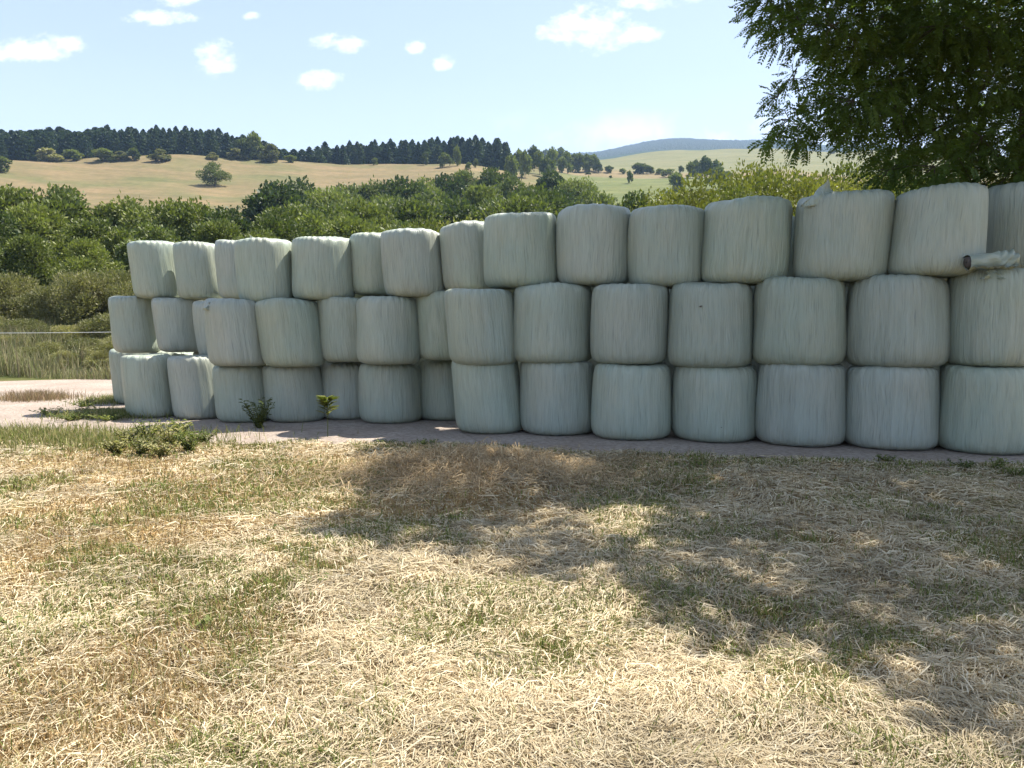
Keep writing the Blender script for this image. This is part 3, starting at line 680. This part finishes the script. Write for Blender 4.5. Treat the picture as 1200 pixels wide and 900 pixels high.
# ------------------------------------------------------------------ the overhanging tree at the right
def big_tree():
    rng = np.random.default_rng(4); root = empty('overhanging_tree', (0, 0, 0))
    tag(root, 'large dark leafy tree overhanging the stack at the upper right', 'tree')
    cl = []
    vis = [(905, 14, .42), (940, 30, .5), (915, -10, .5), (975, 30, .5), (1000, 55, .5), (1035, 20, .6), (1040, 80, .55), (965, 98, .26), (930, 92, .2), (925, 140, .30), (960, 140, .36), (903, 160, .16), (938, 165, .24), (912,112,.14),
           (1000, 118, .48), (1000, 158, .30), (1050, 125, .5), (1055, 172, .42), (1100, 30, .6), (1105, 85, .5), (1110, 145, .5), (1095, 195, .42), (1150, 35, .6), (1160, 95, .5), (1150, 160, .48), (1185, 200, .5),
           (1040, 200, .3), (1210, 20, .7), (1230, 80, .7), (1225, 150, .6), (1230, 215, .5), (1290, 60, .8), (1290, 160, .8), (1360, 100, .9), (1360, 0, .9), (1140, 215, .4)]
    for (px, py, r_) in vis:
        p = at(px, py, 12.6+rng.uniform(-.6, .8)); cl.append((*p, r_))
        if px > 990:
            q = at(px+rng.uniform(-20, 20), py+rng.uniform(-15, 15), 14.5+rng.uniform(-.5, 1.2)); cl.append((*q, r_*1.0))
    nvis = len(cl)
    # upper crown over the stack, above the frame
    shade = [(480, 530, .35), (530, 535, .4), (590, 530, .45), (650, 530, .5), (710, 532, .5), (780, 540, .5), (850, 540, .55), (940, 545, .6), (1030, 550, .6), (1120, 555, .6), (1190, 560, .6),
             (425, 612, .22), (470, 622, .28), (470, 580, .26), (520, 600, .3), (590, 632, .3), (560, 600, .25), (640, 585, .35), (700, 575, .45), (760, 565, .5), (820, 575, .5), (690, 672, .2), (650, 655, .18), (740, 655, .18), (800, 690, .2), (850, 720, .25), (900, 700, .22),
             (870, 640, .28), (930, 620, .35), (990, 600, .4), (1050, 610, .4), (1110, 625, .4), (1000, 665, .3), (1060, 690, .3), (1120, 670, .3), (1180, 640, .35), (1020, 730, .22), (1080, 780, .22), (1160, 800, .16), (1200, 850, .2), (1190, 720, .3), (600, 560, .2), (880, 590, .4), (830, 620, .25),
             (1250, 620, .45), (1260, 720, .3)]
    for (px, py, r_) in shade:
        g = ground_at(px, py); z = 7.6+rng.uniform(-.4, 1.6) if g[1] > 7.5 else 6.4+rng.uniform(-.3, 1.0)
        z += 1.6*sstep(1.2, -1.0, g[0]); p = g+np.array(SD)*(z/SD[2]); cl.append((*p, r_*1.55))
    # shade on the tops of the right-hand bales
    for X in np.arange(1.1, 8.5, .95):
        Yw = np.interp(X, [1, 8], [12.9, 10.6])
        for dy in (-.2, .9):
            p = np.array([X, Yw+dy, 3.4])+np.array(SD)*((8.6+1.8*sstep(4, 2, X)+rng.uniform(-.5, .8)-3.4)/SD[2]); cl.append((*p, .62))
    for _ in range(26):
        a = rng.uniform(0, 6.28); q = rng.uniform(0, 1)**.5; cl.append((9+4.5*q*math.cos(a), 13.5+4*q*math.sin(a), rng.uniform(7.5, 12.5), rng.uniform(.7, 1.1)))
    C = np.array(cl)
    # pinnate sprays hanging in the clumps
    cnt = np.clip((C[:, 3]**2*np.where(np.arange(len(C)) < nvis, 700, 900)).astype(int), 20, 520); k = np.repeat(np.arange(len(C)), cnt); n = len(k)
    D = unit(rng.normal(0, 1, (n, 3))); P = C[k, :3]+D*(C[k, 3]*rng.uniform(.15, 1.12, n)**.6)[:, None]*np.array([1.15, 1.15, .85])
    hub = C[k, :3]
    ax = unit(unit(P-hub)+np.array([-.35, -.1, -.45])+rng.normal(0, .35, (n, 3)))      # sprays reach out and droop
    side = unit(np.cross(ax, np.array([0, 0, 1.0])+rng.normal(0, .3, (n, 3)))); L = rng.uniform(.16, .30, n)
    nl = 7; VV = []
    for i in range(nl):
        f = (i+.6)/nl
        base = P+ax*(L*f)[:, None]+np.array([0, 0, -1.0])*(L*.25*f*f)[:, None]
        for sgn in (-1, 1):
            ld = unit(side*sgn+ax*.55+np.array([0, 0, -.35])+rng.normal(0, .12, (n, 3))); ln = (L*.32*(1-.45*abs(f-.5)))[:, None]; wd = unit(np.cross(ld, np.cross(ax, side)+rng.normal(0, .25, (n, 3))))*ln*.25
            VV.append(np.stack([base, base+ld*ln*.5+wd, base+ld*ln, base+ld*ln*.5-wd], 1))
    V = np.concatenate(VV).reshape(-1, 3); Fq = np.arange(len(V)).reshape(-1, 4)
    mesh_np('crown', V, Fq, M_TREE, root)
    ac = Acc(); T0 = np.array([9.6, 14.6, 0.0])
    tk = [T0+[0, 0, -.4], T0+[.05, 0, 1.5], T0+[-.1, -.1, 3.5], T0+[-.3, -.3, 5.5], T0+[-.2, -.5, 8], T0+[0, -.6, 10.5]]
    tube(ac, tk, [.42, .34, .30, .25, .17, .07], 14)
    V, Fq = ac.out(); mesh_np('trunk', V, Fq, M_BARK, root, True)
    # limbs: connect every clump to the nearest thing already joined
    ac = Acc(); tk = np.array(tk); nodes = [tk[2], tk[3], tk[4], (tk[3]+tk[4])/2, tk[5]]; rads = [.12, .12, .10, .11, .06]
    order = np.argsort(np.linalg.norm(C[:, :3]-tk[3], axis=1))
    for i in order:
        c = C[i, :3]; ds = [np.linalg.norm(c-q)*(1+.5*(q[2] > c[2]+.5)) for q in nodes]; j = int(np.argmin(ds)); s = nodes[j]; r0 = max(.012, rads[j]*.72)
        mid = (s+c)/2+rng.normal(0, .10, 3)+[0, 0, .10]; tube(ac, [s, mid, c], [r0, r0*.8, r0*.55], 6); nodes.append(c); rads.append(r0*.86)
        for _ in range(5):
            e = c+unit(rng.normal(0, 1, 3)+[-.2, 0, -.2])*C[i, 3]*.95; tube(ac, [c, (c+e)/2+rng.normal(0, .04, 3), e], [.010, .007, .003], 4)
    V, Fq = ac.out(); mesh_np('branches', V, Fq, M_BARK, root, True)
big_tree()

# ------------------------------------------------------------------ fence wire
def fence():
    a = at(-160, 389, 27.5); b = at(134, 388, 24.5); b2 = b+(b-a)*.25; q = empty('electric_fence', (a[0], a[1], float(H(a[0], a[1]))))
    tag(q, 'thin pale fence wire strung in front of the scrub at the left', 'fence'); base = np.array(q.location)
    pts = [a+(b2-a)*f-np.array([0, 0, .05*math.sin(f*math.pi)]) for f in np.linspace(0, 1, 14)]
    ac = Acc(); tube(ac, [p-base for p in pts], [.009]*14, 5); V, Fq = ac.out(); mesh_np('wire', V, Fq, M_WIRE, q)
    for e in (a, b2):
        z = float(H(e[0], e[1])); ac = Acc(); tube(ac, [np.array([e[0], e[1]+.03, z-.2])-base, np.array([e[0], e[1]+.03, e[2]+.12])-base], [.035, .03], 8); V, Fq = ac.out(); mesh_np('post', V, Fq, M_WOOD, q)
fence()

# ------------------------------------------------------------------ foreground straw and grass
rg = np.random.default_rng(9)
def spread(n, d0, d1, amax=44):
    d = np.exp(rg.uniform(math.log(d0), math.log(d1), n)); a = np.radians(rg.uniform(-amax, amax, n)); r_ = d/np.cos(a)*1.0
    return d*np.tan(a), d
def colmix(n, stops):
    S = np.array(stops, float); t_ = rg.uniform(0, len(S)-1, n); i = np.minimum(t_.astype(int), len(S)-2); f = (t_-i)[:, None]; return S[i]*(1-f)+S[i+1]*f
def ok_ground(x, y, margin=0.0): return (y < slab_front(x)+margin+(vn(x*5, y*5, 44)-.5)*.5)
def straw(n, d0, d1, lenr, wscale, cols, name, label, mask=None, hoff=.0, lift=.05):
    x, y = spread(n, d0, d1); keep = ok_ground(x, y, .05)
    if mask is not None: keep &= mask(x, y)
    x, y = x[keep], y[keep]; n = len(x); z = near_h(x, y)
    # locally combed direction
    a = fbm(x*.9, y*.9, 61, 2)*12+rg.normal(0, .75, n); L = rg.uniform(*lenr, n); wd = wscale*(.00070+.00036*y)*rg.uniform(.7, 1.3, n)
    h0 = rg.uniform(.004, lift, n); h1 = rg.uniform(.004, lift, n)*1.2; hm = np.maximum(h0, h1)*rg.uniform(.6, 1.5, n)
    dx, dy = np.cos(a), np.sin(a); bend = rg.normal(0, .10, n)*L
    P0 = np.stack([x-dx*L/2, y-dy*L/2, z+h0], -1); P1 = np.stack([x-dy*bend, y+dx*bend, z+hm], -1); P2 = np.stack([x+dx*L/2, y+dy*L/2, z+h1], -1)
    S = np.stack([-dy, dx, rg.normal(0, .5, n)], -1)*wd[:, None]
    V = np.stack([P0-S, P0+S, P1-S, P1+S, P2-S*.6, P2+S*.6], 1).reshape(-1, 3); i = np.arange(n)[:, None]*6
    Fq = np.concatenate([i+[[0, 1, 3, 2]], i+[[2, 3, 5, 4]]]); c = colmix(n, cols); c = c*(rg.uniform(.75, 1.2, n)*(.62+.76*fbm(x*1.7, y*1.7, 123, 3)))[:, None]; c = np.repeat(c, 6, 0)
    return tag(mesh_np(name, V, Fq, M_BLADE, colors=c), label, 'hay' if 'hay' in name else 'grass', kind='stuff')
def blades(x, y, hr, cols, name, label, lean=.5, wscale=1.0, z=None, link=True):
    n = len(x); z = near_h(x, y) if z is None else z; a = rg.uniform(0, 6.28, n); h_ = rg.uniform(*hr, n); l = np.abs(rg.normal(0, lean, n))*h_
    wd = wscale*(.0012+.0005*y)*rg.uniform(.7, 1.3, n); dx, dy = np.cos(a), np.sin(a); sa = rg.uniform(0, 6.28, n)
    S = np.stack([np.cos(sa), np.sin(sa), sa*0], -1)*wd[:, None]
    P0 = np.stack([x, y, z-.005], -1); P1 = np.stack([x+dx*l*.35, y+dy*l*.35, z+h_*.6], -1); P2 = np.stack([x+dx*l, y+dy*l, z+h_*np.sqrt(np.clip(1-(l/h_*.5)**2, .2, 1))], -1)
    V = np.stack([P0-S, P0+S, P1-S*.8, P1+S*.8, P2-S*.1, P2+S*.1], 1).reshape(-1, 3); i = np.arange(n)[:, None]*6
    Fq = np.concatenate([i+[[0, 1, 3, 2]], i+[[2, 3, 5, 4]]]); c = colmix(n, cols)*rg.uniform(.75, 1.2, n)[:, None]
    return mesh_np(name, V, Fq, M_BLADE, colors=np.repeat(c, 6, 0))
PALE = [(.60, .50, .33), (.47, .38, .23), (.71, .62, .44), (.36, .27, .155)]
BROWN = [(.37, .245, .105), (.27, .17, .07), (.43, .31, .155)]
GREENS = [(.14, .19, .035), (.22, .25, .06), (.10, .14, .03), (.33, .30, .11)]
GP = [(ground_at(px, py)[:2], rx) for px, py, rx in [(200, 560, .55), (150, 600, .5), (110, 640, .4), (180, 670, .45), (330, 640, .5), (380, 660, .4), (420, 560, .5), (300, 690, .35), (60, 560, .5), (510, 700, .25), (550, 735, .2), (560, 640, .25), (980, 790, .25), (900, 720, .2), (760, 590, .3), (640, 770, .15), (960, 640, .3), (860, 770, .15), (240, 590, .4), (90, 710, .2), (1080, 770, .25)]]
def greenpatch(x, y):
    g = 0
    for c, r_ in GP: g = np.maximum(g, np.exp(-(((x-c[0])/r_)**2+((y-c[1])/r_)**2)))
    return g*sstep(.25, .6, fbm(x*4, y*4, 55, 3))
def paleness(x, y): return np.clip(1-1.1*greenpatch(x, y), 0, 1)* sstep(.30, .62, fbm(x*.55, y*.55, 71, 3)+.16*sstep(-2.5, 2.5, x)+.12*sstep(8, 4, y)-.08)
straw(250000, 2.0, 12.5, (.05, .21), 1.0, PALE, 'cut_hay', 'pale cut hay scattered over the foreground', lambda x, y: rg.random(len(x)) < .10+.90*paleness(x, y), lift=.045)
straw(150000, 2.0, 12.5, (.03, .10), 1.0, BROWN+PALE, 'short_hay', 'short brown hay litter on the ground', lambda x, y: rg.random(len(x)) < 1-.7*greenpatch(x, y), lift=.025)
# fluffy heap of hay in the dappled shade
_ok = ok_ground
ok_ground = lambda x, y, m=0.0: (y < slab_front(x)+.75)
straw(60000, 7.5, 15, (.04, .20), .9, PALE+BROWN, 'blown_hay', 'loose hay wisps blown onto the concrete edge', lambda x, y: (y > slab_front(x)-.2) & (rg.random(len(x)) < (.06+.7*np.exp(-np.maximum(0, y-slab_front(x))/.22))*sstep(.3, .6, fbm(x*2, y*3, 77, 3))), lift=.02)
ok_ground = _ok
def heap(x, y): return rg.random(len(x)) < np.exp(-(((x+.3)/1.3)**2+((y-8.9)/.9)**2))
straw(110000, 6.8, 11, (.10, .30), .7, [(.50, .38, .22), (.40, .28, .15), (.58, .46, .28)], 'heaped_hay', 'low heap of reddish hay in the dappled shade', heap, lift=.13)
x, y = spread(190000, 2.0, 13); gm = fbm(x*1.1+3, y*1.1, 81, 4); k_ = ok_ground(x, y, .1) & (rg.random(len(x)) < .05+.95*sstep(.50, .68, gm+.35*greenpatch(x, y)+.05*sstep(1, -3, x)+.25*np.exp(-((y-slab_front(x)+.2)/.35)**2)))
x, y = x[k_], y[k_]; tag(blades(x, y, (.025, .10), GREENS, 'green_grass', '', .8), 'short green grass tufts growing through the dry hay', 'grass', kind='stuff')
x, y = spread(170000, 2.0, 13); k_ = ok_ground(x, y, .1) & (rg.random(len(x)) < 1-.75*paleness(x, y))
x, y = x[k_], y[k_]; tag(blades(x, y, (.02, .08), BROWN+[(.35, .30, .12), (.55, .45, .26)], 'dry_grass', '', .7), 'dry brown standing grass of the foreground', 'grass', kind='stuff')

# weeds along the yard edge, left
def patch(n, pts, hr, cols, name, label, ws=1.0, lean=.5, zed=None):
    xs, ys = [], []
    for (px, py, rx, ry, wt) in pts:
        g = ground_at(px, py, -.08); m_ = int(n*wt); xs.append(g[0]+rg.normal(0, rx, m_)); ys.append(g[1]+rg.normal(0, ry, m_))
    x = np.concatenate(xs); y = np.concatenate(ys); o = blades(x, y, hr, cols, name, label, lean, ws); return tag(o, label, 'grass', kind='stuff')
patch(6500, [(20, 512, 1.4, .5, .8), (-90, 520, 1.5, .6, .5), (110, 520, 1.0, .4, .4), (130, 488, .5, .3, .5), (138, 470, .35, .5, .3)], (.04, .22), GREENS+[(.4, .34, .16), (.34, .30, .14)], 'verge_grass', 'tall green grass and seed heads along the left yard edge', .7)
patch(5000, [(40, 468, .45, .4, .35)], (.06, .30), [(.30, .19, .12), (.24, .20, .09), (.36, .26, .17)], 'reddish_grass', 'reddish dry grass clump growing on the pale yard', .6)
# tall grass strip behind the yard
xs = rg.uniform(-30, -7, 42000); ys = slab_back(xs)+rg.uniform(-.3, 7.5, len(xs))**1.0
zz = H(xs, ys); hscale = 1
def tallstrip():
    n = len(xs); m_ = vn(xs*.5, ys*.5, 91)
    m_ = fbm(xs*.45, ys*.45, 91, 3); m_ = sstep(.3, .75, m_)
    o = blades(xs, ys, (.10+.35*m_, .40+1.15*m_), [(.24, .26, .09), (.36, .33, .17), (.16, .20, .06), (.30, .25, .15), (.40, .36, .22)], 'tall_grass', '', .35, .8, z=zz)
    tag(o, 'tall rough grass between the yard and the scrub', 'grass', kind='stuff')
tallstrip()

# single weeds
def weed(name, label, cat, px, py, ht, nst, nlf, ls, mat, spreadr=.12, seed=1, aspect=2.2, tuft=False):
    rng = np.random.default_rng(seed); g = ground_at(px, py, -.07 if px < 500 else 0); z = float(near_h(g[0], g[1])); q = empty(name, (g[0], g[1], z)); tag(q, label, cat)
    ac = Acc(); P = []; D = []
    for s in range(nst):
        a = rng.uniform(0, 6.28); l = spreadr*rng.uniform(.2, 1); top = np.array([math.cos(a)*l, math.sin(a)*l, ht*rng.uniform(.7, 1)]); mid = top*.5+[0, 0, ht*.06]
        tube(ac, [(0, 0, -.02), mid, top], [.008, .006, .003], 5)
        for i in range(nlf):
            f = (i+1)/nlf if not tuft else 1-.45*rng.random()**2
            c = top*f; b = rng.uniform(0, 6.28); dd = np.array([math.cos(b), math.sin(b), .45]); P.append(c+dd*ls*.5); D.append(dd)
    V, Fq = ac.out(); mesh_np('stem', V, Fq, M_GREEN, q, True)
    P = np.array(P); D = unit(np.array(D)); n = len(P); s = unit(np.cross(D, [0, 0, 1.0])); L = ls*rng.uniform(.7, 1.2, n)[:, None]
    A = P-D*L*.5; B = P+D*L*.5-[0, 0, .02]; Mm = P+[0, 0, .008]; W = s*L/aspect/2
    V = np.stack([A, Mm+W, B, Mm-W], 1).reshape(-1, 3); mesh_np('leaves', V, np.arange(n*4).reshape(n, 4), mat, q); return q
weed('tall_weed', 'tall pale green weed with a leafy top on the yard edge', 'weed', 384, 514, .66, 1, 70, .20, M_YEL, .03, 3, 3.4, True)
weed('dark_weed', 'dark leafy weed growing against the bottom bale', 'weed', 304, 502, .55, 20, 15, .09, M_DEEP, .36, 4)
wl = [(150, 524, .30), (172, 519, .38), (200, 522, .36), (222, 529, .30), (165, 532, .26), (212, 513, .34), (190, 534, .22), (238, 520, .22), (138, 530, .2)]
for i, (px, py, ht) in enumerate(wl):
    q = weed('leafy_weed', 'leafy green weed in the patch left of the yard edge', 'weed', px, py, ht, 14, 14, .075, M_GREEN if i % 2 else M_OLIVE, .30, 20+i); q['group'] = 'leafy weeds in front of the left end of the stack'
wr = [(500, 522, .10), (1165, 553, .14), (1190, 560, .14), (1040, 541, .10), (1130, 551, .10), (820, 548, .07), (455, 524, .08)]
for i, (px, py, ht) in enumerate(wr):
    q = weed('low_weed', 'low green weed sprouting at the edge of the concrete', 'weed', px, py, ht, 8, 8, .06, M_GREEN, .2, 40+i); q['group'] = 'low weeds along the concrete edge'
wf = [(327, 628, .05), (380, 695, .05), (245, 750, .06), (8, 745, .06), (115, 620, .04), (905, 705, .04), (555, 700, .04)]
for i, (px, py, ht) in enumerate(wf):
    q = weed('broadleaf_weed', 'small broad leaved weed in the dry foreground grass', 'weed', px, py, ht, 3, 3, .065, M_GREEN, .05, 60+i, 2.2); q['group'] = 'broad leaved weeds in the foreground'
for i, (px, py) in enumerate([(60, 486), (85, 492), (110, 484), (130, 492), (100, 476)]):
    q = weed('yard_weed', 'spreading green weed on the pale yard left of the stack', 'weed', px, py, .16, 14, 12, .08, M_GREEN, .45, 90+i); q['group'] = 'spreading weeds on the yard'

# ------------------------------------------------------------------ haze over the whole valley
def haze():
    me = bpy.data.meshes.new('haze'); x0, x1, y0, y1, z0, z1 = -9500, 9500, -9500, 9500, -60, 900
    Vv = [(x, y, z) for z in (z0, z1) for y in (y0, y1) for x in (x0, x1)]
    me.from_pydata(Vv, [], [(0, 2, 3, 1), (4, 5, 7, 6), (0, 1, 5, 4), (2, 6, 7, 3), (0, 4, 6, 2), (1, 3, 7, 5)])
    o = bpy.data.objects.new('haze', me); col.objects.link(o); tag(o, 'thin blue summer haze over the valley', 'haze', kind='stuff')
    m_, t = newmat('haze'); v = t.n('ShaderNodeVolumePrincipled', {'Color': (.42, .62, 1, 1), 'Density': .00014, 'Anisotropy': .1})
    t.n('ShaderNodeOutputMaterial', {'Volume': v.outputs[0]}); me.materials.append(m_)
haze()
